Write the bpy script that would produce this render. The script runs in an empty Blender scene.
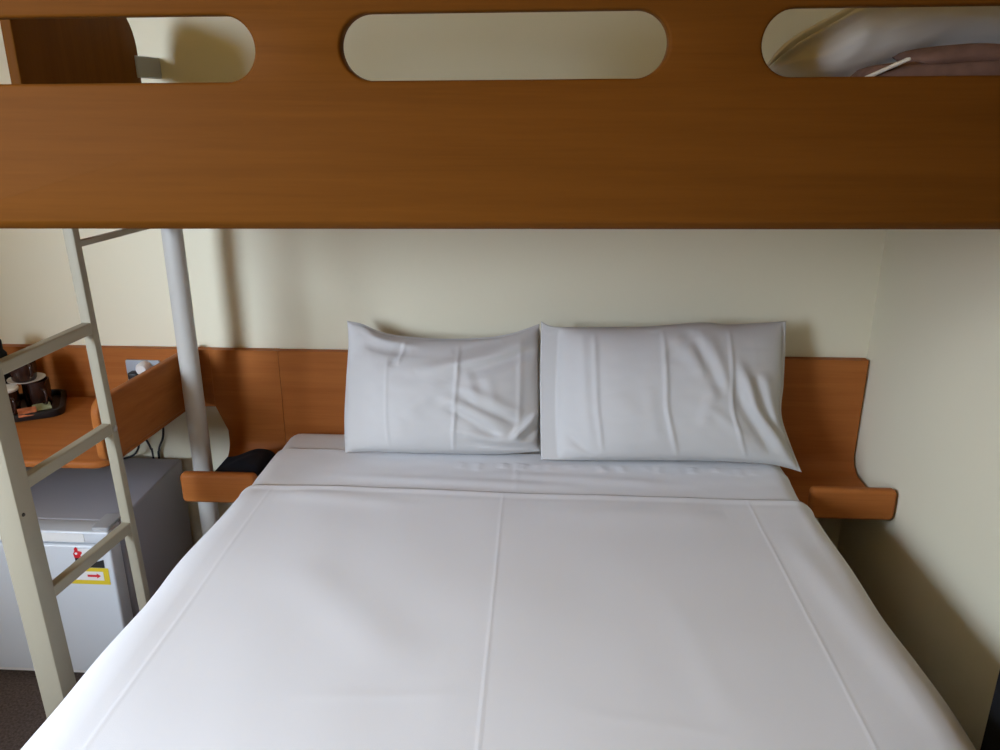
import bpy, bmesh, math, random
from mathutils import Vector, Matrix, noise
random.seed(4)
C = bpy.context.scene.collection
S = bpy.context.scene
R = math.radians

# ------------------------------------------------------------------ camera, light, exposure
cam_d = bpy.data.cameras.new('camera'); cam = bpy.data.objects.new('camera', cam_d); C.objects.link(cam)
cam_d.sensor_width = 36.0; cam_d.lens = 36.0 * 0.808; cam_d.clip_start = 0.02
cam.location = (0, 0, 1.45); cam.rotation_euler = (R(90 - 19.02), 0, R(3.1))
S.camera = cam
w = bpy.data.worlds.new('sky'); S.world = w; w.use_nodes = True
w.node_tree.nodes['Background'].inputs[0].default_value = (.75, .86, 1, 1)
w.node_tree.nodes['Background'].inputs[1].default_value = 0.25
WX = -1.95                                          # left wall
YF = -1.75                                          # wall behind the camera
LWY0, LWY1, LWZ0, LWZ1 = -1.50, 0.50, 0.95, 2.15   # the window, in the left wall
def daylight(name, loc, aim, sx, sy, energy, spread, col=(.77, .90, 1.09)):
    ld = bpy.data.lights.new(name, 'AREA'); lo = bpy.data.objects.new(name, ld); C.objects.link(lo)
    ld.shape = 'RECTANGLE'; ld.size = sx; ld.size_y = sy; ld.energy = energy; ld.color = col; ld.spread = R(spread)
    lo.location = loc; lo.rotation_euler = (Vector(aim) - Vector(loc)).to_track_quat('-Z', 'Y').to_euler()
# overcast daylight slanting in through the left window: low sky from the front, high sky, and an added warm fill lamp from below to brighten the ceiling
daylight('low_sky', (-2.62, -1.75, 1.95), (-.85, 2.1, .85), 1.1, 1.4, 42, 85)
daylight('high_sky', (-4.3, -.9, 3.6), (-1.95, -.4, 1.6), 3.0, 2.4, 690, 180)
daylight('ground_fill', (-3.6, -.3, .15), (-1.95, -.3, 1.7), 2.4, 1.2, 95, 150, (1.0, .93, .78))
S.view_settings.view_transform = 'Standard'; S.view_settings.look = 'None'
S.view_settings.gamma = 1; S.view_settings.use_curve_mapping = False
S.view_settings.exposure = 0.0

# ------------------------------------------------------------------ materials
def mat(name, col, rough=.6, spec=.4, metal=0, bump=0, bscale=60, var=0, vscale=4):
    m = bpy.data.materials.new(name); m.use_nodes = True
    nt = m.node_tree; b = nt.nodes['Principled BSDF']
    b.inputs['Base Color'].default_value = (*col, 1); b.inputs['Roughness'].default_value = rough
    b.inputs['Specular IOR Level'].default_value = spec; b.inputs['Metallic'].default_value = metal
    tc = nt.nodes.new('ShaderNodeTexCoord')
    if var:
        n = nt.nodes.new('ShaderNodeTexNoise'); n.inputs['Scale'].default_value = vscale; n.inputs['Detail'].default_value = 4
        nt.links.new(tc.outputs['Object'], n.inputs['Vector'])
        r = nt.nodes.new('ShaderNodeValToRGB')
        r.color_ramp.elements[0].position = .3; r.color_ramp.elements[1].position = .7
        r.color_ramp.elements[0].color = (*[c * (1 - var) for c in col], 1)
        r.color_ramp.elements[1].color = (*[min(1, c * (1 + var)) for c in col], 1)
        nt.links.new(n.outputs['Fac'], r.inputs['Fac']); nt.links.new(r.outputs['Color'], b.inputs['Base Color'])
    if bump:
        n = nt.nodes.new('ShaderNodeTexNoise'); n.inputs['Scale'].default_value = bscale; n.inputs['Detail'].default_value = 3
        nt.links.new(tc.outputs['Object'], n.inputs['Vector'])
        bp = nt.nodes.new('ShaderNodeBump'); bp.inputs['Strength'].default_value = bump; bp.inputs['Distance'].default_value = .002
        nt.links.new(n.outputs['Fac'], bp.inputs['Height']); nt.links.new(bp.outputs['Normal'], b.inputs['Normal'])
    return m

def wood(name, axis, a, b_, rough=.5, coat=.0, spec=.10):
    m = bpy.data.materials.new(name); m.use_nodes = True
    nt = m.node_tree; b = nt.nodes['Principled BSDF']
    b.inputs['Roughness'].default_value = rough; b.inputs['Specular IOR Level'].default_value = spec
    tc = nt.nodes.new('ShaderNodeTexCoord')
    mp = nt.nodes.new('ShaderNodeMapping'); sc = [34, 34, 34]; sc[axis] = 1.1; mp.inputs['Scale'].default_value = sc
    nt.links.new(tc.outputs['Object'], mp.inputs['Vector'])
    n = nt.nodes.new('ShaderNodeTexNoise'); n.inputs['Scale'].default_value = 1.0; n.inputs['Detail'].default_value = 6
    n.inputs['Distortion'].default_value = .6
    nt.links.new(mp.outputs['Vector'], n.inputs['Vector'])
    mp2 = nt.nodes.new('ShaderNodeMapping'); sc = [260, 260, 260]; sc[axis] = 9; mp2.inputs['Scale'].default_value = sc
    nt.links.new(tc.outputs['Object'], mp2.inputs['Vector'])
    n2 = nt.nodes.new('ShaderNodeTexNoise'); n2.inputs['Scale'].default_value = 1.0; n2.inputs['Detail'].default_value = 2
    nt.links.new(mp2.outputs['Vector'], n2.inputs['Vector'])
    mx = nt.nodes.new('ShaderNodeMath'); mx.operation = 'MULTIPLY_ADD'; mx.inputs[1].default_value = .3
    nt.links.new(n2.outputs['Fac'], mx.inputs[0])
    m7 = nt.nodes.new('ShaderNodeMath'); m7.operation = 'MULTIPLY'; m7.inputs[1].default_value = .7
    nt.links.new(n.outputs['Fac'], m7.inputs[0]); nt.links.new(m7.outputs[0], mx.inputs[2])
    r = nt.nodes.new('ShaderNodeValToRGB')
    r.color_ramp.elements[0].position = .36; r.color_ramp.elements[1].position = .64
    r.color_ramp.elements[0].color = (*a, 1); r.color_ramp.elements[1].color = (*b_, 1)
    nt.links.new(mx.outputs[0], r.inputs['Fac']); nt.links.new(r.outputs['Color'], b.inputs['Base Color'])
    bp = nt.nodes.new('ShaderNodeBump'); bp.inputs['Strength'].default_value = .08; bp.inputs['Distance'].default_value = .001
    nt.links.new(n2.outputs['Fac'], bp.inputs['Height']); nt.links.new(bp.outputs['Normal'], b.inputs['Normal'])
    return m

WA, WB = (.33, .105, .024), (.41, .140, .034)
PA, PB = (.145, .050, .006), (.178, .062, .008)  # cherry tones darkened for the bunk panels, their shade put into the colour
M = dict(
    wall=mat('cream_wall_paint', (.80, .755, .58), .75, .25, bump=.12, bscale=220),
    ceil=mat('warm_ceiling_paint', (.82, .57, .19), .9, .2), ochre=mat('ochre_wall_paint', (.74, .53, .21), .9, .2),
    carpet=mat('dark_brown_carpet', (.11, .086, .076), 1, .05, bump=1, bscale=420, var=.35, vscale=160),
    woodx=wood('cherry_veneer_along', 0, WA, WB),
    panel=wood('shaded_cherry_along', 0, PA, PB, .55, 0, .05),
    panelz=wood('shaded_cherry_upright', 2, PA, PB, .55, 0, .05),
    woody=wood('cherry_veneer_deep', 1, WA, WB),
    woodz=wood('cherry_veneer_upright', 2, WA, WB),
    linen=mat('white_cotton', (.78, .79, .81), .95, .15, bump=.10, bscale=700),
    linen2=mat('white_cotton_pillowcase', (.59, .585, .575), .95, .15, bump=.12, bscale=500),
    cream=mat('ivory_painted_steel', (.385, .35, .26), .5, .25),
    pole=mat('grey_painted_steel', (.53, .52, .48), .4, .5),
    steel=mat('steel', (.45, .45, .43), .35, .5, 1),
    hole=mat('dark_hole', (.03, .03, .03), .8),
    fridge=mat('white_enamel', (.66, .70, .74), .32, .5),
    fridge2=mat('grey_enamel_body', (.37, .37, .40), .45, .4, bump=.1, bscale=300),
    gasket=mat('grey_rubber', (.30, .31, .34), .7),
    hinge=mat('grey_plastic', (.42, .43, .44), .5),
    black=mat('black_plastic', (.012, .012, .014), .4, .4),
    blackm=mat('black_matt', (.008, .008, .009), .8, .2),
    fabricb=mat('dark_navy_fabric', (.012, .013, .019), .9, .2, bump=.3, bscale=300),
    mug=mat('dark_brown_glaze', (.028, .012, .009), .22, .5),
    white=mat('white_ceramic', (.75, .72, .66), .3, .5),
    plate=mat('grey_plastic_plate', (.30, .32, .35), .45, .4),
    plug=mat('white_plug', (.72, .70, .66), .4),
    red=mat('red_print', (.65, .02, .03), .5),
    yellow=mat('yellow_print', (.72, .55, .03), .5),
    paper=mat('white_print', (.8, .8, .78), .6),
    ink=mat('black_print', (.02, .02, .02), .6),
    orange=mat('orange_foil', (.50, .16, .07), .35, .5, var=.4, vscale=60),
    green=mat('pale_green_foil', (.35, .37, .20), .35, .5),
    blue=mat('blue_foil', (.06, .10, .28), .35, .5),
    brown=mat('brown_fleece', (.23, .135, .105), 1, .05, bump=.5, bscale=260, var=.12, vscale=30),
    olive=mat('white_cotton_plain', (.84, .82, .77), .95, .1, bump=.1, bscale=400),
)

# ------------------------------------------------------------------ helpers
def obj(name, bm, m, parent=None, smooth=False, angle=None):
    me = bpy.data.meshes.new(name)
    bmesh.ops.recalc_face_normals(bm, faces=bm.faces)
    bm.to_mesh(me); bm.free()
    me.materials.append(m)
    if smooth:
        for p in me.polygons: p.use_smooth = True
        if angle is not None:
            me.set_sharp_from_angle(angle=R(angle))
    o = bpy.data.objects.new(name, me); C.objects.link(o)
    if parent:
        o.parent = parent
        r = parent
        off = Vector((0, 0, 0))
        while r: off += r.location; r = r.parent
        me.transform(Matrix.Translation(-off))
    return o

def tag(o, label=None, cat=None, group=None, kind=None):
    if label: o['label'] = label
    if cat: o['category'] = cat
    if group: o['group'] = group
    if kind: o['kind'] = kind
    return o

def thing(name, label, cat, loc, group=None):
    o = bpy.data.objects.new(name, None); C.objects.link(o); o.location = loc
    o.empty_display_size = .05
    return tag(o, label, cat, group)

def box(x0, x1, y0, y1, z0, z1, bev=0, seg=2, bm=None):
    b = bmesh.new()
    bmesh.ops.create_cube(b, size=1)
    for v in b.verts:
        v.co = Vector(((x0 + x1) / 2 + v.co.x * (x1 - x0), (y0 + y1) / 2 + v.co.y * (y1 - y0), (z0 + z1) / 2 + v.co.z * (z1 - z0)))
    if bev:
        bmesh.ops.bevel(b, geom=b.edges[:], offset=bev, segments=seg, profile=.5, affect='EDGES')
    if bm is None: return b
    join(bm, b); return bm

def join(bm, b):
    t = bpy.data.meshes.new('t'); b.to_mesh(t); b.free(); bm.from_mesh(t); bpy.data.meshes.remove(t)

def beam(p, q, wx, wz, bev=.002):
    """rectangular tube between two points; wx = width sideways, wz = height"""
    p, q = Vector(p), Vector(q); d = (q - p); L = d.length; d.normalize()
    up = Vector((0, 0, 1)) if abs(d.z) < .9 else Vector((0, -1, 0))
    s = d.cross(up).normalized(); u = s.cross(d)
    b = box(-wx / 2, wx / 2, 0, L, -wz / 2, wz / 2, bev)
    M4 = Matrix((s, d, u)).transposed().to_4x4(); M4.translation = p
    b.transform(M4); return b

def lathe(prof, loc=(0, 0, 0), n=40, closed=True):
    b = bmesh.new(); rings = []
    for r, z in prof:
        if r < 1e-6: rings.append([b.verts.new((loc[0], loc[1], loc[2] + z))])
        else: rings.append([b.verts.new((loc[0] + r * math.cos(2 * math.pi * i / n), loc[1] + r * math.sin(2 * math.pi * i / n), loc[2] + z)) for i in range(n)])
    for a, c in zip(rings, rings[1:]):
        for i in range(n):
            j = (i + 1) % n
            if len(a) == 1 and len(c) == 1: continue
            if len(a) == 1: b.faces.new((a[0], c[i], c[j]))
            elif len(c) == 1: b.faces.new((a[i], a[j], c[0]))
            else: b.faces.new((a[i], a[j], c[j], c[i]))
    return b

def tube(pts, r, n=10):
    """smooth cable through points (Catmull-Rom)"""
    P = [Vector(p) for p in pts]; Q = []
    ext = [P[0] * 2 - P[1]] + P + [P[-1] * 2 - P[-2]]
    for i in range(1, len(ext) - 2):
        for k in range(8):
            t = k / 8; a, b_, c, d = ext[i - 1:i + 3]
            Q.append(.5 * ((2 * b_) + (c - a) * t + (2 * a - 5 * b_ + 4 * c - d) * t * t + (3 * b_ - a - 3 * c + d) * t ** 3))
    Q.append(P[-1])
    b = bmesh.new(); rings = []
    for i, p in enumerate(Q):
        d = (Q[min(i + 1, len(Q) - 1)] - Q[max(i - 1, 0)]).normalized()
        s = d.cross(Vector((.31, .9, .27))).normalized(); u = s.cross(d)
        rings.append([b.verts.new(p + r * (math.cos(2 * math.pi * k / n) * s + math.sin(2 * math.pi * k / n) * u)) for k in range(n)])
    for a, c in zip(rings, rings[1:]):
        for k in range(n): b.faces.new((a[k], a[(k + 1) % n], c[(k + 1) % n], c[k]))
    b.faces.new(rings[0]); b.faces.new(rings[-1])
    return b

def prism(outer, holes, axis, a0, a1, bev=0, seg=2):
    """extrude a 2-D outline (with holes) along an axis; outline coords are the other two axes in order"""
    b = bmesh.new()
    def mk(p, a):
        c = [0, 0, 0]; k = [i for i in range(3) if i != axis]; c[k[0]], c[k[1]] = p; c[axis] = a; return b.verts.new(c)
    edges = []
    for loop in [outer] + holes:
        vs = [mk(p, a0) for p in loop]
        edges += [b.edges.new((vs[i], vs[(i + 1) % len(vs)])) for i in range(len(vs))]
    r = bmesh.ops.triangle_fill(b, edges=edges, use_beauty=True, use_dissolve=False)
    bmesh.ops.dissolve_limit(b, angle_limit=.01, verts=b.verts[:], edges=[e for e in b.edges if len(e.link_faces) == 2]) if False else None
    ex = bmesh.ops.extrude_face_region(b, geom=b.faces[:])
    d = [0, 0, 0]; d[axis] = a1 - a0
    bmesh.ops.translate(b, verts=[g for g in ex['geom'] if isinstance(g, bmesh.types.BMVert)], vec=d)
    bmesh.ops.recalc_face_normals(b, faces=b.faces)
    if bev:
        es = [e for e in b.edges if len(e.link_faces) == 2 and e.calc_face_angle(0) > 1.2 and abs((e.verts[0].co - e.verts[1].co)[axis]) < 1e-6]
        bmesh.ops.bevel(b, geom=es, offset=bev, segments=seg, profile=.5, affect='EDGES')
    return b

def rrect(x0, x1, y0, y1, r, n=8):
    """rounded rectangle; r one radius or 4 (bl, br, tr, tl)"""
    if not isinstance(r, (list, tuple)): r = [r] * 4
    P = []
    for (cx, cy, rr, a0) in ((x0 + r[0], y0 + r[0], r[0], 180), (x1 - r[1], y0 + r[1], r[1], 270), (x1 - r[2], y1 - r[2], r[2], 0), (x0 + r[3], y1 - r[3], r[3], 90)):
        if rr == 0: P.append((cx, cy)); continue
        for i in range(n + 1):
            a = R(a0 + 90 * i / n); P.append((cx + rr * math.cos(a), cy + rr * math.sin(a)))
    return P

def quad_slab(pts, h):
    """slab standing on a 4-point floor outline"""
    b = bmesh.new(); lo_ = [b.verts.new((*p, h[0])) for p in pts]; hi = [b.verts.new((*p, h[1])) for p in pts]
    b.faces.new(lo_); b.faces.new(hi)
    n = len(pts)
    for i in range(n): b.faces.new((lo_[i], lo_[(i + 1) % n], hi[(i + 1) % n], hi[i]))
    return b

def sm(a, b_, x):
    t = max(0, min(1, (x - a) / (b_ - a))); return t * t * (3 - 2 * t)

def ridge(x, y, p, q, wid, h, taper=True):
    """height of a fold running from p to q"""
    dx, dy = q[0] - p[0], q[1] - p[1]; L2 = dx * dx + dy * dy
    t = ((x - p[0]) * dx + (y - p[1]) * dy) / L2
    tt = max(0, min(1, t)); ex = x - p[0] - tt * dx; ey = y - p[1] - tt * dy
    f = math.exp(-(ex * ex + ey * ey) / (wid * wid))
    if taper: f *= max(0, min(1, 4 * tt * (1 - tt) * 1.4 + .12))
    return h * f

# ------------------------------------------------------------------ the room
YB = 2.16; H = 2.32
def rw(y): return .890 + (YB - y) * .036         # the right wall's inner face
def struct(name, bm, m): return tag(obj(name, bm, m), kind='structure')
struct('floor', quad_slab([(WX - .15, YF - .15), (rw(YF) + .15, YF - .15), (rw(YB) + .15, YB + .15), (WX - .15, YB + .15)], (-.1, 0)), M['carpet'])
struct('ceiling', quad_slab([(WX - .15, YF - .15), (rw(YF) + .15, YF - .15), (rw(YB) + .15, YB + .15), (WX - .15, YB + .15)], (H, H + .1)), M['ceil'])
struct('wall_back', box(WX - .15, rw(YB) + .15, YB, YB + .12, 0, H), M['wall'])
struct('wall_right', quad_slab([(rw(YF), YF), (rw(YF) + .12, YF), (rw(YB) + .12, YB), (rw(YB), YB)], (0, H)), M['wall'])
struct('wall_front', box(WX - .15, rw(YF) + .15, YF - .12, YF, 0, H), M['ochre'])
b = prism([(YF, 0), (YB, 0), (YB, H), (YF, H)], [[(LWY0, LWZ0), (LWY1, LWZ0), (LWY1, LWZ1), (LWY0, LWZ1)]], 0, WX - .12, WX)
struct('wall_left', b, M['ochre'])
b = prism([(LWY0 - .04, LWZ0 - .04), (LWY1 + .04, LWZ0 - .04), (LWY1 + .04, LWZ1 + .04), (LWY0 - .04, LWZ1 + .04)],
          [[(LWY0 + .01, LWZ0 + .01), (LWY1 - .01, LWZ0 + .01), (LWY1 - .01, LWZ1 - .01), (LWY0 + .01, LWZ1 - .01)]], 0, WX - .005, WX + .02, .004)
struct('window_1', b, M['white'])

# ------------------------------------------------------------------ bunk bed over the double bed
ROLL = .0075                                       # the bunk hangs a touch low on its left end
def shear(bm):
    for v in bm.verts: v.co.z += ROLL * v.co.x
    return bm
bunk = thing('bunk_bed', 'cherry wood bunk bed with three slots in its front panel, above the double bed', 'bunk bed', (0, 1.7, 0))
def slot(x0, x1, zc=1.5215, r=.0472, n=12):
    return rrect(x0, x1, zc - r, zc + r, r - .0001, n)
out = [(-1.06, 1.249), (.905, 1.249), (.905, 1.72), (-1.06, 1.72)]
fp = prism(out, [slot(-1.005, -.4405), slot(-.3105, .1785), slot(.313, .80)], 1, 1.288, 1.320)
def bev(bm, test, off, seg):
    es = [e for e in bm.edges if len(e.link_faces) == 2 and e.calc_face_angle(0) > 1.2 and abs(e.verts[0].co.y - e.verts[1].co.y) < 1e-6 and test(e)]
    bmesh.ops.bevel(bm, geom=es, offset=off, segments=seg, profile=.5, affect='EDGES')
bev(fp, lambda e: all(v.co.z < 1.26 for v in e.verts), .0158, 6)             # bullnose along the bottom
bev(fp, lambda e: all(v.co.z > 1.40 for v in e.verts), .005, 3)
obj('front_panel', shear(fp), M['panel'], bunk, True, 35)
obj('platform', shear(box(-1.03, .90, 1.317, 2.155, 1.275, 1.295, .002)), M['woodx'], bunk)
obj('wall_ledger', shear(box(-.90, .885, 2.12, 2.155, 1.235, 1.275, .003)), M['woodx'], bunk)
ep = prism(rrect(1.568, 2.052, 1.295, 1.665, [.004, .004, .11, .03], 10), [], 0, -1.01, -.988, .004, 2)
obj('end_panel', shear(ep), M['panelz'], bunk, True, 35)
br = box(-1.004, -.984, 2.03, 2.158, 1.493, 1.543, .003)
tag(obj('wall_bracket', br, M['hinge'], bunk), 'grey metal wall bracket')
post = obj('post', beam((-1.014, 1.364, 0), (-1.044, 1.364, 1.245), .050, .052, .004), M['cream'], bunk, True, 40)
tag(post, 'ivory square steel post')
def screw(x, y, z, parent, m='steel', r=.0045):
    s = lathe([(0, .003), (r * .7, .0028), (r, .001), (r, -.002), (0, -.002)], n=14)
    s.transform(Matrix.Translation((x, y, z)) @ Matrix.Rotation(R(90), 4, 'Y'))
    obj('screw', s, M[m], parent, True, 40)
screw(-1.0055, 1.350, .678, post, 'hole', .004)
sp = lathe([(0, 0), (.026, 0), (.026, 1.275), (0, 1.275)], (-.938, 2.0, 0), 48)
tag(obj('support_pole', sp, M['pole'], bunk, True, 40), 'round pale grey steel pole')
tag(obj('side_bar', beam((-.990, 1.645, 1.154), (-.948, 1.985, 1.154), .012, .014), M['cream'], bunk), 'slim ivory steel bar')
rail = obj('ladder_rail', beam((-.960, 1.652, 0), (-.995, 1.652, 1.272), .023, .024, .003), M['cream'], bunk, True, 40)
tag(rail, 'slim ivory ladder rail')
screw(-.968, 1.652, .735, rail, r=.0075)
for z in (.480, .732, .968):
    tag(obj('ladder_rung', beam((-1.000 - .0241 * z, 1.388, z - .003), (-.960 - .0275 * z, 1.643, z + .006), .021, .026, .003), M['cream'], bunk), 'ivory square-tube ladder rung')

# ------------------------------------------------------------------ bunk bedding
def rounded_block(x0, x1, y0, y1, z0, z1, r, seg=4): return box(x0, x1, y0, y1, z0, z1, r, seg)
mt = obj('bunk_mattress', shear(rounded_block(-.975, .875, 1.325, 2.10, 1.297, 1.415, .03)), M['linen'], None, True)
tag(mt, 'white mattress lying on the bunk platform behind the front panel', 'mattress')

def cloth_slab(name, fn, nu, nv, thick, m, smooth=True):
    """closed slab: fn(u, v) -> (point, unit normal); thick(u, v) -> half thickness"""
    b = bmesh.new(); top = []; bot = []
    for i in range(nu + 1):
        a = []; c = []
        for j in range(nv + 1):
            u, v = i / nu, j / nv; p, n = fn(u, v); t = thick(u, v)
            edge = i in (0, nu) or j in (0, nv)
            vt = b.verts.new(p + n * (t[0] if not edge else (t[0] - t[1]) / 2)); a.append(vt)
            c.append(vt if edge else b.verts.new(p - n * t[1]))
        top.append(a); bot.append(c)
    for i in range(nu):
        for j in range(nv):
            b.faces.new((top[i][j], top[i + 1][j], top[i + 1][j + 1], top[i][j + 1]))
            q = (bot[i][j], bot[i][j + 1], bot[i + 1][j + 1], bot[i + 1][j])
            if len(set(q)) == 4:
                try: b.faces.new(q)
                except ValueError: pass
    return b

# brown blanket folded in layers, lying on the bunk mattress near its right end
def blanket_layer(x0, x1, y0, y1, z0, z1, seed):
    def fn(u, v):
        x = x0 + (x1 - x0) * u; y = y0 + (y1 - y0) * v
        z = (z0 + z1) / 2 + .006 * math.sin(9 * u + seed) * (1 - v) + .012 * noise.noise((x * 5, y * 5, seed))
        return Vector((x, y, z)), Vector((0, 0, 1))
    def th(u, v):
        e = min(1, (1 - abs(2 * u - 1) ** 6) * (1 - abs(2 * v - 1) ** 6)) ** .5
        return ((z1 - z0) / 2 * e,) * 2
    return cloth_slab('b', fn, 40, 30, th, None)
bl = thing('folded_blanket', 'brown fleece blanket folded under the white pillow on the bunk', 'blanket', (.7, 1.5, 1.42))
obj('lower_fold', blanket_layer(.43, .885, 1.335, 1.75, 1.428, 1.462, 1.0), M['brown'], bl, True)
obj('middle_fold', blanket_layer(.50, .89, 1.335, 1.47, 1.460, 1.503, 3.0), M['brown'], bl, True)
obj('upper_fold', blanket_layer(.565, .892, 1.34, 1.46, 1.490, 1.522, 6.0), M['brown'], bl, True)
tag(obj('satin_edge', beam((.478, 1.334, 1.474), (.545, 1.336, 1.504), .012, .005, .002), M['olive'], bl), 'white satin edge')

# ------------------------------------------------------------------ pillows
def interp(pts, t):
    # piecewise by parameter = normalised length
    L = [0]
    for p, q in zip(pts, pts[1:]): L.append(L[-1] + math.hypot(q[0] - p[0], q[1] - p[1]))
    s = t * L[-1]
    for i in range(len(pts) - 1):
        if s <= L[i + 1] + 1e-9:
            k = (s - L[i]) / (L[i + 1] - L[i]); p0 = pts[max(i - 1, 0)]; p1 = pts[i]; p2 = pts[i + 1]; p3 = pts[min(i + 2, len(pts) - 1)]
            return tuple(.5 * (2 * p1[c] + (p2[c] - p0[c]) * k + (2 * p0[c] - 5 * p1[c] + 4 * p2[c] - p3[c]) * k * k + (3 * p1[c] - p0[c] - 3 * p2[c] + p3[c]) * k ** 3) for c in (0, 1))
    return pts[-1]

def pillow_mesh(top, bottom, left, right, origin, U, N, front, back, hfun, nu=150, nv=100, flange=(.02, .02, .02, .02)):
    o = Vector(origin); X = Vector((1, 0, 0)); U = Vector(U); N = Vector(N)
    p00, p10, p01, p11 = bottom[0], bottom[-1], top[0], top[-1]
    def fn(u, v):
        T = interp(top, u); B = interp(bottom, u); Lf = interp(left, v); Rt = interp(right, v)
        q = []
        for c in (0, 1):
            q.append((1 - v) * B[c] + v * T[c] + (1 - u) * Lf[c] + u * Rt[c] - ((1 - u) * (1 - v) * p00[c] + u * (1 - v) * p10[c] + (1 - u) * v * p01[c] + u * v * p11[c]))
        return o + X * q[0] + U * q[1], N
    def th(u, v):
        uu = max(0, min(1, (u - flange[0]) / (1 - flange[0] - flange[1]))); vv = max(0, min(1, (v - flange[2]) / (1 - flange[2] - flange[3])))
        e = max(0, (1 - abs(2 * uu - 1) ** 3.2) * (1 - abs(2 * vv - 1) ** 2.6)) ** .62
        f = front * e + .002 + hfun(u, v) * (.15 + .85 * min(1, e * 2.5))
        return (f, back * e + .002)
    return cloth_slab('p', fn, nu, nv, th, None)

UU = (0, .3714, .9285); NN = (0, -.9285, .3714)
def nz(x, y, s): return noise.noise((x, y, s))
def h_left(u, v):
    h = 0
    for p, q, wd, hh in [((.25, .02), (.24, .80), .007, .0022), ((.26, .70), (.31, .94), .020, -.007), ((.285, .72), (.33, .93), .012, .006),
                         ((.565, .03), (.585, .93), .009, .0048), ((.88, .12), (.89, .95), .012, .003), 
                         ((.50, .50), (.84, .20), .045, .008), ((.58, .58), (.90, .32), .035, .007), ((.52, .42), (.80, .15), .03, -.009),
                         ((.60, .48), (.88, .25), .025, -.008), ((.55, .22), (.99, .09), .03, .008), ((.6, .14), (.97, .05), .025, -.006),
                         ((.38, .68), (.99, .93), .05, .011), ((.58, .66), (.99, .82), .05, -.009), ((.55, .86), (.80, .93), .04, -.006),
                         ((.855, .14), (.985, .32), .022, .014), ((.9, .12), (1, .24), .02, -.008),
                         ((.12, .92), (.40, .90), .025, .007), ((.10, .84), (.36, .85), .03, -.005), ((.03, .70), (.10, .95), .04, -.006),
                         ((.33, .30), (.52, .62), .05, .004), ((.62, .72), (.70, .35), .03, .004), ((.70, .7), (.77, .4), .03, .003)]:
        h += ridge(u, v, p, q, wd, hh)
    return h + .004 * nz(u * 4, v * 3, 1.3) + .0014 * nz(u * 14, v * 10, 5)
def h_right(u, v):
    h = 0
    for p, q, wd, hh in [((.24, .08), (.225, .95), .008, .0050), ((.52, .03), (.49, .96), .009, .0055), ((.775, .04), (.755, .96), .008, .0050),
                         ((.20, .12), (.175, .95), .02, .004), ((.79, .72), (.95, .08), .026, .013), ((.75, .65), (.90, .08), .03, -.010),
                         ((.89, .66), (.955, .30), .024, .008), ((.86, .62), (.94, .25), .02, -.007), ((.64, .92), (.77, .50), .03, .007),
                         ((.61, .86), (.73, .46), .025, -.006), ((.52, .92), (.66, .60), .035, .006), ((.50, .70), (.60, .92), .03, -.005),
                         ((.44, .55), (.46, .15), .03, .003), ((.64, .25), (.70, .55), .03, .004), ((.68, .40), (.80, .18), .03, .004),
                         ((.10, .14), (.22, .02), .03, .008), ((.12, .22), (.20, .06), .02, -.006), ((.30, .5), (.40, .3), .05, .003),
                         ((.44, .93), (.53, .99), .02, .006), ((.02, .90), (.10, .98), .02, .005), ((.95, .10), (1, -.02), .03, .006)]:
        h += ridge(u, v, p, q, wd, hh)
    return h + .004 * nz(u * 4 + 7, v * 3, 2.3) + .0014 * nz(u * 14, v * 10, 8)

bmp = pillow_mesh([(-.521, .348), (-.48, .34), (-.436, .322), (-.377, .31), (-.27, .304), (-.164, .308), (-.085, .32), (-.008, .347)],
                  [(-.516, -.003), (-.449, .001), (-.369, .0), (-.263, .0), (-.157, .001), (-.079, .004), (.0, .012)],
                  [(-.516, -.003), (-.521, .086), (-.519, .193), (-.516, .286), (-.521, .348)],
                  [(.0, .012), (.004, .123), (.002, .228), (-.003, .294), (-.008, .347)],
                  (0, 1.935, .560), UU, NN, .082, .045, h_left, flange=(.012, .012, .015, .02))
tag(obj('pillow', bmp, M['linen2'], None, True), 'left white pillow with a sagging top edge, leaning on the headboard', 'pillow', 'pillows on the double bed')
bmp = pillow_mesh([(-.003, .362), (.026, .349), (.085, .348), (.15, .349), (.279, .353), (.407, .365), (.471, .361), (.534, .364), (.625, .371)],
                  [(.003, .003), (.155, .004), (.308, .008), (.461, .009), (.587, .004), (.665, -.014)],
                  [(.003, .003), (-.001, .107), (-.004, .237), (-.003, .362)],
                  [(.665, -.014), (.637, .056), (.614, .132), (.619, .209), (.623, .298), (.625, .371)],
                  (0, 1.905, .560), UU, NN, .080, .045, h_right, flange=(.085, .02, .015, .015))
tag(obj('pillow', bmp, M['linen2'], None, True), 'right white pillow with three pressed creases, leaning beside the right bedside shelf', 'pillow', 'pillows on the double bed')

# pillow thrown on the bunk blanket, seen through the right slot
def h_bunk(u, v):
    h = ridge(u, v, (.0, .66), (.34, .80), .05, -.016) + ridge(u, v, (.02, .54), (.36, .68), .06, .010)
    h += ridge(u, v, (.30, .10), (.36, .7), .05, .005) + ridge(u, v, (.45, .3), (.95, .45), .10, -.005) + ridge(u, v, (.33, .78), (.40, .98), .03, .010)
    return h + .004 * nz(u * 4 + 2, v * 4, 4.4) + .003 * nz(u * 11, v * 8, 2.2)
BTOP = [(.359, .020), (.403, .075), (.496, .132), (.556, .171), (.623, .200), (.754, .21), (.85, .20)]
BBOT = [(.362, .012), (.42, .0), (.473, .0), (.58, .036), (.646, .059), (.742, .064), (.85, .064)]
bmp = pillow_mesh(BTOP, BBOT, [BBOT[0], BTOP[0]], [BBOT[-1], BTOP[-1]], (0, 1.45, 1.474), (0, .5, .866), (0, -.866, .5), .05, .03, h_bunk, 110, 80, (.03, .02, .02, .05))
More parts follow.
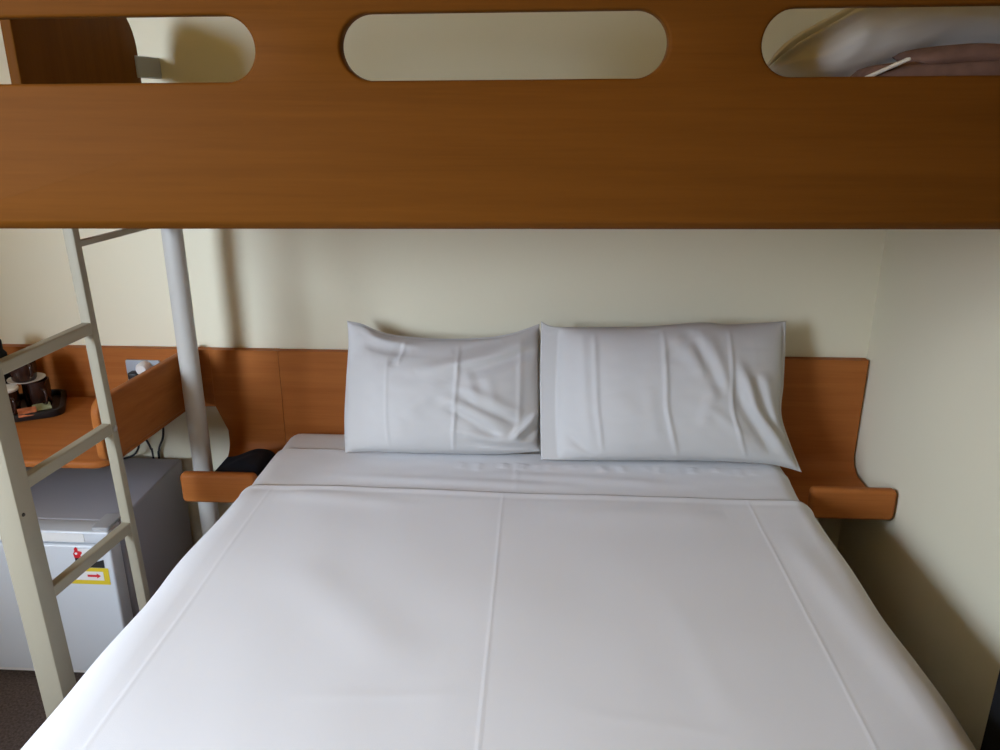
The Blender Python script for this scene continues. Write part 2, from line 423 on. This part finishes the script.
tag(obj('bunk_pillow', bmp, M['olive'], None, True), 'rumpled white pillow on the folded blanket, seen through the right slot', 'pillow')

# ------------------------------------------------------------------ double bed
bed = thing('double_bed', 'double bed made up in white with a fitted mattress, under the bunk', 'bed', (-.04, 1.1, 0))
BX0, BX1, BY0, BY1 = -.722, .632, .10, 2.118
obj('bed_base', box(BX0 + .02, BX1 - .02, BY0 + .02, BY1 - .01, .09, .27, .012), M['woodx'], bed)
for x in (BX0 + .12, BX1 - .12):
    for y in (BY0 + .15, BY1 - .15):
        obj('leg', lathe([(0, 0), (.022, 0), (.028, .09), (0, .09)], (x, y, 0), 20), M['black'], bed, True, 40)
mb = box(BX0, BX1, BY0, BY1, .27, .545, .045, 6)
tag(obj('mattress', mb, M['linen'], bed, True), 'mattress in a white fitted sheet')

def cover(y_head, y_foot, top, side_off, zlow, nx, ny, hf, flare=0, foot=True, skew=0, lead=0):
    """a sheet draped over the mattress: arc over both long edges, hanging sides"""
    r = .055; b = bmesh.new(); rows = []
    xl, xr = BX0 - side_off, BX1 + side_off
    flat = (xr - xl) - 2 * r; arc = r * math.pi / 2; drop = top - r - zlow
    tot = flat + 2 * arc + 2 * drop
    # sample positions: denser over the visible top
    A = []
    nd = 10; na = 9
    for i in range(nd): A.append(drop * i / nd)
    for i in range(na): A.append(drop + arc * i / na)
    for i in range(nx): A.append(drop + arc + flat * i / nx)
    for i in range(na): A.append(drop + arc + flat + arc * i / na)
    for i in range(nd + 1): A.append(drop + 2 * arc + flat + drop * i / nd)
    for j in range(ny + 1):
        y = y_head + (y_foot - y_head) * j / ny; row = []
        fl = flare * (y_head - y)
        for a in A:
            if a < drop: x, z, nxx, nzz = xl, zlow + a, -1, 0
            elif a < drop + arc:
                t = (a - drop) / r; x = xl + r - r * math.cos(t); z = top - r + r * math.sin(t); nxx, nzz = -math.cos(t), math.sin(t)
            elif a < drop + arc + flat: x, z, nxx, nzz = xl + r + a - drop - arc, top, 0, 1
            elif a < drop + 2 * arc + flat:
                t = (a - drop - arc - flat) / r; x = xr - r + r * math.sin(t); z = top - r + r * math.cos(t); nxx, nzz = math.sin(t), math.cos(t)
            else: x, z, nxx, nzz = xr, top - r - (a - drop - 2 * arc - flat), 1, 0
            h = hf(x, y)
            wob = .006 * nz(y * 5, a * 2, 3.1) * (1 if abs(nxx) > .3 else .3)
            if nxx < -.2: x -= (fl * 1.15 + lead * sm(.05, .35, y_head - y)) * min(1, -nxx)
            if nxx > .2: x += .75 * fl * min(1, nxx)
            row.append(b.verts.new((x + nxx * (wob + h), y - skew * sm(-.62, -.05, x), z + nzz * h + (wob * .3 if nzz else 0))))
        rows.append(row)
    if foot:
        for k in range(1, 7):
            z = top - k * (top - zlow) / 6
            row = []
            for i, v in enumerate(rows[ny]):
                row.append(b.verts.new((v.co.x, y_foot - .015 - .02 * min(1, k / 2), min(v.co.z, z))))
            rows.append(row)
    for p, q in zip(rows, rows[1:]):
        for i in range(len(p) - 1): b.faces.new((p[i], p[i + 1], q[i + 1], q[i]))
    bmesh.ops.recalc_face_normals(b, faces=b.faces)
    up = sum(f.normal.z for f in b.faces)
    if up < 0: bmesh.ops.reverse_faces(b, faces=b.faces)
    return b

def solid(o, t):
    m = o.modifiers.new('thickness', 'SOLIDIFY'); m.thickness = t; m.offset = -1; return o

def h_sheet(x, y):
    h = .0015 * nz(x * 5, y * 7, 9) + .001 * nz(x * 14, y * 20, 4)
    h += ridge(x, y, (-.055, 1.72), (-.058, 1.90), .0035, .0016, False)
    for k in range(26):
        xx = -.20 + k * .034 + .012 * math.sin(k * 7.1)
        h += ridge(x, y, (xx, 1.90), (xx + .012 * math.sin(k * 3.3), 1.862 + .012 * math.sin(k * 5)), .010, .0026 * (1 + math.sin(k * 2.7)) * .5)
    h += ridge(x, y, (-.5, 1.80), (.1, 1.775), .02, .003) + ridge(x, y, (-.1, 1.83), (.35, 1.80), .02, .0025)
    return h
sheet = solid(obj('flat_sheet', cover(1.965, 1.66, .553, .006, .34, 190, 70, h_sheet, 0, False), M['linen'], None, True), .004)
tag(sheet, 'white flat sheet turned down across the bed below the pillows', 'sheet')

def h_cover(x, y):
    h = .004 * nz(x * 2.2, y * 2.2, 2) + .0016 * nz(x * 7, y * 5, 6)
    h += ridge(x, y, (-.085, 1.73), (-.079, .25), .0024, .0008, False)
    h += ridge(x, y, (.485, 1.73), (.496, .25), .0024, .0008, False)
    h += ridge(x, y, (-.644, 1.73), (-.650, .25), .0030, .0006, False)
    h += .0016 * math.exp(-((y - 1.728) / .008) ** 2)                       # stitched hem
    h -= .0006 * math.exp(-((y - 1.708) / .007) ** 2)
    h += ridge(x, y, (-.62, 1.69), (-.30, 1.66), .03, .003) + ridge(x, y, (-.5, 1.40), (-.2, 1.1), .06, .003)
    h += ridge(x, y, (-.40, 1.02), (-.10, 1.05), .010, .0007) + ridge(x, y, (.05, 1.02), (.30, .98), .012, .0006)
    h += ridge(x, y, (.53, 1.6), (.60, 1.0), .03, .004) + ridge(x, y, (.25, 1.35), (.30, 1.0), .03, .001)
    h += ridge(x, y, (.0, 1.64), (.42, 1.66), .05, .003)
    return h
cov = solid(obj('bed_cover', cover(1.735, .085, .561, .013, .23, 430, 240, h_cover, .030, True, .015, .009), M['linen'], None, True), .005)
tag(cov, 'large white cover with pressed crease lines spread over the double bed', 'bed cover')

# ------------------------------------------------------------------ headboard and bedside shelves
hb = obj('headboard', box(-.741, .655, 2.130, 2.156, .09, .774, .002), M['woodx'])
tag(hb, 'wide cherry wood headboard panel behind the pillows and bed', 'headboard')

def bedside(name, label, xa, xb, xl0, xl1, xtop):
    """upright panel curving forward into a shelf with a deep rounded front lip"""
    t = thing(name, label, 'bedside shelf', ((xa + xb) / 2, 2.05, .40), 'bedside shelves')
    # bent-ply profile in y-z, extruded over x
    r = .05; zt, zs = .53, .450; th = .022; P = []; Q = []
    P.append((2.130, zt)); Q.append((2.156, zt))
    for i in range(9):
        a = R(90 * i / 8)
        P.append((2.130 - r + r * math.cos(a), zs + r - r * math.sin(a))); Q.append((2.130 - r + (r + th) * math.cos(a), zs + r - (r + th) * math.sin(a)))
    P.append((1.885, zs)); Q.append((1.885, zs - th))
    bp = prism(P + Q[::-1], [], 0, xa, xb)
    join(bp, prism([(xa, zt), (xb, zt), (xb, .774), (xtop, .774), (xtop, .603)], [], 1, 2.130, 2.156))
    obj('bent_panel', bp, M['woodx'], t, True, 35)
    lip = prism(rrect(xl0, xl1, .436, .519, .012, 5), [], 1, 1.858, 1.888, .010, 4)
    obj('front_lip', lip, M['woodx'], t, True, 35)
    return t
bedside('bedside_shelf', 'right cherry wood bedside shelf with a rounded front lip, against the right wall', .6555, .884, .683, .894, .6555)
bedside('bedside_shelf', 'left cherry wood bedside shelf holding a black pouch, beside the round pole', -.909, -.7415, -.940, -.74, -.938)

# black pouch lying on the left shelf
def pouch():
    def fn(u, v):
        x = -.895 + .150 * u; y = 1.925 + .145 * v
        return Vector((x, y, .4525 + .020)), Vector((0, 0, 1))
    def th(u, v):
        e = max(0, (1 - abs(2 * u - 1) ** 4) * (1 - abs(2 * v - 1) ** 4)) ** .5 * (.25 + .75 * sm(0, .75, u))
        return (.012 + (.024 + .012 * u + .004 * nz(u * 4, v * 4, 1)) * e - .012 * (1 - e), .018 * e)
    return cloth_slab('p', fn, 30, 26, th, None)
tag(obj('pouch', pouch(), M['fabricb'], None, True), 'black soft pouch lying on the left bedside shelf', 'pouch')

# ------------------------------------------------------------------ desk with upstand and end panel
desk = thing('desk', 'cherry wood wall desk with raised end panel, behind the ladder', 'desk', (-1.45, 1.9, .6))
top = prism([(-1.945, 1.685)] + [(-1.065 + .045 * math.sin(R(a)), 1.730 - .045 * math.cos(R(a))) for a in range(0, 91, 10)] + [(-.988, 2.118), (-1.945, 2.118)], [], 2, .612, .632, .008, 4)
obj('desktop', top, M['woodx'], desk, True, 35)
obj('backboard', box(-1.945, -.9385, 2.130, 2.156, .603, .774), M['woodx'], desk)
epn = prism(rrect(-.462, 0, .633, .789, [.03, .002, .002, .035], 8), [], 0, -.022, 0, .006, 3)
epn.transform(Matrix.Translation((-.969, 2.129, 0)) @ Matrix.Rotation(R(-5.5), 4, 'Z'))
obj('end_panel', epn, M['woody'], desk, True, 35)

# socket in the backboard, behind the end panel
so = thing('power_socket', 'grey double power socket with a white plug, set in the desk backboard', 'socket', (-1.133, 2.118, .715))
sp_ = prism(rrect(-1.183, -1.083, .668, .742, .004, 3), [], 1, 2.124, 2.131, .002, 2)
obj('face_plate', sp_, M['plate'], so, True, 35)
pl = lathe([(0, 0), (.019, 0), (.019, .022), (.014, .030), (0, .030)], n=24); pl.transform(Matrix.Translation((-1.125, 2.124, .722)) @ Matrix.Rotation(R(90), 4, 'X'))
tag(obj('plug', pl, M['plug'], so, True, 40), 'round white plug')
pl = box(-1.168, -1.140, 2.096, 2.124, .690, .712, .005, 3)
tag(obj('plug', pl, M['black'], so, True, 40), 'black plug')

# cables dropping behind the desk and beside the shelf
for pts, lab in (([(-1.118, 2.148, .62), (-1.112, 2.148, .54), (-1.117, 2.147, .495), (-1.134, 2.147, .455), (-1.138, 2.147, .40), (-1.135, 2.147, .05)], 'black cable looping from under the desk end, the one nearest the pole'),
                 ([(-1.20, 2.148, .60), (-1.172, 2.145, .50), (-1.153, 2.135, .465), (-1.147, 2.132, .42), (-1.146, 2.132, .05)], 'black cable under the desk end, in the middle of three'),
                 ([(-1.185, 2.125, .60), (-1.178, 2.122, .50), (-1.188, 2.12, .46), (-1.212, 2.11, .444), (-1.26, 2.09, .4415)], 'black cable curling onto the fridge top, farthest left of three')):
    tag(obj('cable', tube(pts, .0032), M['black'], None, True), lab, 'cable', 'cables under the desk')
tag(obj('cable', tube([(-.995, 2.13, .40), (-.985, 2.13, .30), (-.99, 2.13, .24), (-1.02, 2.13, .19), (-1.03, 2.13, .02)], .0032), M['black'], None, True),
    'black cable hanging below the left bedside shelf by the fridge', 'cable')

# ------------------------------------------------------------------ mini fridge
fr = thing('mini_fridge', 'small white fridge with a yellow sticker, under the desk', 'fridge', (-1.26, 1.9, 0))
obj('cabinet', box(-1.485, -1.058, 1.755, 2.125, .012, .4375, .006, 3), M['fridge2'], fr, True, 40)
lid = obj('lid', box(-1.488, -1.056, 1.693, 1.752, .405, .4385, .005, 3), M['fridge'], fr, True, 40)
obj('gasket', box(-1.475, -1.066, 1.742, 1.757, .03, .432, .002), M['gasket'], fr)
door = box(-1.488, -1.056, 1.692, 1.744, .022, .401, .007, 4)
door = obj('door', door, M['fridge'], fr, True, 40)
g = prism(rrect(-1.43, -1.118, .4105, .4335, .003, 3), [], 1, 1.6915, 1.6935)
tag(obj('trim_plate', g, M['paper'], lid, True, 40), 'white trim plate')
obj('kick_strip', box(-1.48, -1.062, 1.700, 1.75, .010, .022, .002), M['paper'], fr)
hg = prism(rrect(-1.10, -1.058, 1.70, 1.775, .006, 4), [], 2, .4385, .447, .002, 2)
obj('hinge_cover', hg, M['hinge'], fr, True, 35)
for x in (-1.45, -1.09):
    for y in (1.79, 2.09): obj('foot', lathe([(0, 0), (.016, 0), (.014, .013), (0, .013)], (x, y, 0), 16), M['black'], fr, True, 40)
def flat(pts, y=1.6915, t=.0006): return prism(pts, [], 1, y - t, y)
tag(obj('energy_sticker', flat([(-1.172, .291), (-1.070, .291), (-1.070, .338), (-1.172, .338)]), M['yellow'], fr), 'yellow sticker')
stk = fr.children[-1]
obj('sticker_window', flat([(-1.160, .303), (-1.084, .303), (-1.084, .328), (-1.160, .328)], 1.6908), M['paper'], stk)
obj('red_arrow', flat([(-1.125, .313), (-1.101, .313), (-1.101, .309), (-1.091, .316), (-1.101, .323), (-1.101, .319), (-1.125, .319)], 1.6901), M['red'], stk)
obj('black_band', flat([(-1.150, .339), (-1.078, .339), (-1.078, .362), (-1.096, .356), (-1.115, .366), (-1.150, .366)]), M['ink'], stk)
obj('white_field', flat([(-1.140, .366), (-1.078, .366), (-1.078, .392), (-1.140, .392)], 1.6913), M['paper'], stk)
fig = [(-1.150, .366), (-1.152, .378), (-1.147, .386), (-1.148, .392), (-1.143, .397), (-1.139, .392), (-1.139, .386), (-1.130, .384), (-1.129, .380), (-1.134, .374), (-1.133, .366)]
tag(obj('red_emblem', flat(fig, 1.6905), M['red'], stk), 'red emblem')
obj('emblem_spot', flat([(-1.144 + .0035 * math.cos(a * .785), .379 + .0035 * math.sin(a * .785)) for a in range(8)], 1.6898), M['paper'], stk)

# ------------------------------------------------------------------ hot drinks tray on the desk
DZ = .632
tray = thing('tray', 'black serving tray of mugs and sachets on the desk', 'tray', (-1.43, 1.985, DZ))
def place(bm, x, y, a): bm.transform(Matrix.Translation((x, y, 0)) @ Matrix.Rotation(R(a), 4, 'Z')); return bm
obj('tray_floor', place(prism(rrect(-.13, .13, -.085, .085, .03, 6), [], 2, DZ, DZ + .006), -1.455, 1.985, 28), M['black'], tray)
obj('tray_rim', place(prism(rrect(-.14, .14, -.095, .095, .036, 6), [rrect(-.128, .128, -.083, .083, .028, 6)], 2, DZ, DZ + .020, .003, 2), -1.455, 1.985, 28), M['black'], tray, True, 40)
def mug(x, y, z, lab, r=.031, h=.062, rim=True, lid=False):
    t = thing('mug', lab, 'mug', (x, y, z), 'mugs on the tray')
    obj('body', lathe([(0, 0), (r * .8, 0), (r * .9, .006), (r, h * .5), (r, h), (r - .004, h), (r - .005, h * .5), (r * .7, .008), (0, .008)], (x, y, z), 32), M['mug'], t, True, 50)
    if rim: tag(obj('rim', lathe([(r + .001, h - .004), (r + .003, h), (r + .001, h + .004), (r - .006, h + .005), (r - .006, h - .001), (r + .001, h - .004)], (x, y, z), 32), M['white'], t, True, 60), 'pale rim')
    if lid: tag(obj('lid', lathe([(0, h + .001), (r - .006, h + .001), (r - .006, h + .005), (0, h + .006)], (x, y, z), 32), M['white'], t, True, 40), 'pale lid')
    hd = tube([(x + (r - .002) * .5, y - (r - .002) * .86, z + h * .8), (x + r * .9, y - r * 1.45, z + h * .75), (x + r * .9, y - r * 1.45, z + h * .35), (x + (r - .003) * .5, y - (r - .003) * .86, z + h * .25)], .0035)
    hd.transform(Matrix.Translation((x, y, 0)) @ Matrix.Rotation(R(20), 4, 'Z') @ Matrix.Translation((-x, -y, 0)))
    obj('handle', hd, M['mug'], t, True)
    return t
mug(-1.422, 1.940, DZ + .006, 'dark brown mug with a pale lid at the front of the tray', .031, .078, True, True)
mug(-1.382, 2.012, DZ + .006, 'dark brown mug under the white saucer, nearest the ladder', .034, .080, False)
sa = lathe([(0, 0), (.025, 0), (.046, .007), (.047, .009), (.024, .003), (0, .003)], (-1.397, 2.0, DZ + .0865), 36)
tag(obj('saucer', sa, M['white'], None, True, 60), 'white saucer between two stacked dark mugs on the tray', 'saucer')
mug(-1.402, 2.0, DZ + .0905, 'dark brown mug standing on the white saucer, top of the stack', .034, .066, False)
def sachet(x, y, z, a, m, lab, tilt=10):
    b = prism(rrect(-.022, .022, -.014, .014, .002, 2), [], 2, -.001, .001)
    bmesh.ops.subdivide_edges(b, edges=b.edges[:], cuts=2)
    for v in b.verts: v.co.z += math.copysign(.003 * (1 - abs(v.co.x) / .023) * (1 - abs(v.co.y) / .015), v.co.z)
    b.transform(Matrix.Translation((x, y, z)) @ Matrix.Rotation(R(a), 4, 'Z') @ Matrix.Rotation(R(tilt), 4, 'X'))
    tag(obj('sachet', b, M[m], None, True, 40), lab, 'sachet', 'drink sachets on the tray')
sachet(-1.368, 1.935, DZ + .022, 35, 'orange', 'orange sachet leaning in front of the dark mugs on the tray', 35)
sachet(-1.352, 1.975, DZ + .022, 40, 'green', 'pale green sachet at the tray edge beside the stacked mugs', 20)
sachet(-1.425, 1.893, DZ + .026, 20, 'blue', 'blue sachet at the left front corner of the tray', 25)

CX, CY, CZ = -1.492, 2.012, DZ + .006
kt = thing('container', 'tall black lidded container at the left end of the tray behind the mugs', 'container', (CX, CY, CZ))
obj('body', lathe([(0, 0), (.036, 0), (.038, .006), (.038, .150), (.030, .162), (0, .162)], (CX, CY, CZ), 36), M['blackm'], kt, True, 50)
obj('lid', lathe([(0, .162), (.031, .162), (.031, .186), (.027, .192), (0, .192)], (CX, CY, CZ), 36), M['blackm'], kt, True, 50)

# ------------------------------------------------------------------ black upright unit by the right wall, at the corner of the view; unseen height added to shade the bunk panel
bk = thing('black_upright_unit', 'tall plain black unit, mostly unseen, standing between the bed foot and the right wall', 'upright unit', (.83, .75, 0))
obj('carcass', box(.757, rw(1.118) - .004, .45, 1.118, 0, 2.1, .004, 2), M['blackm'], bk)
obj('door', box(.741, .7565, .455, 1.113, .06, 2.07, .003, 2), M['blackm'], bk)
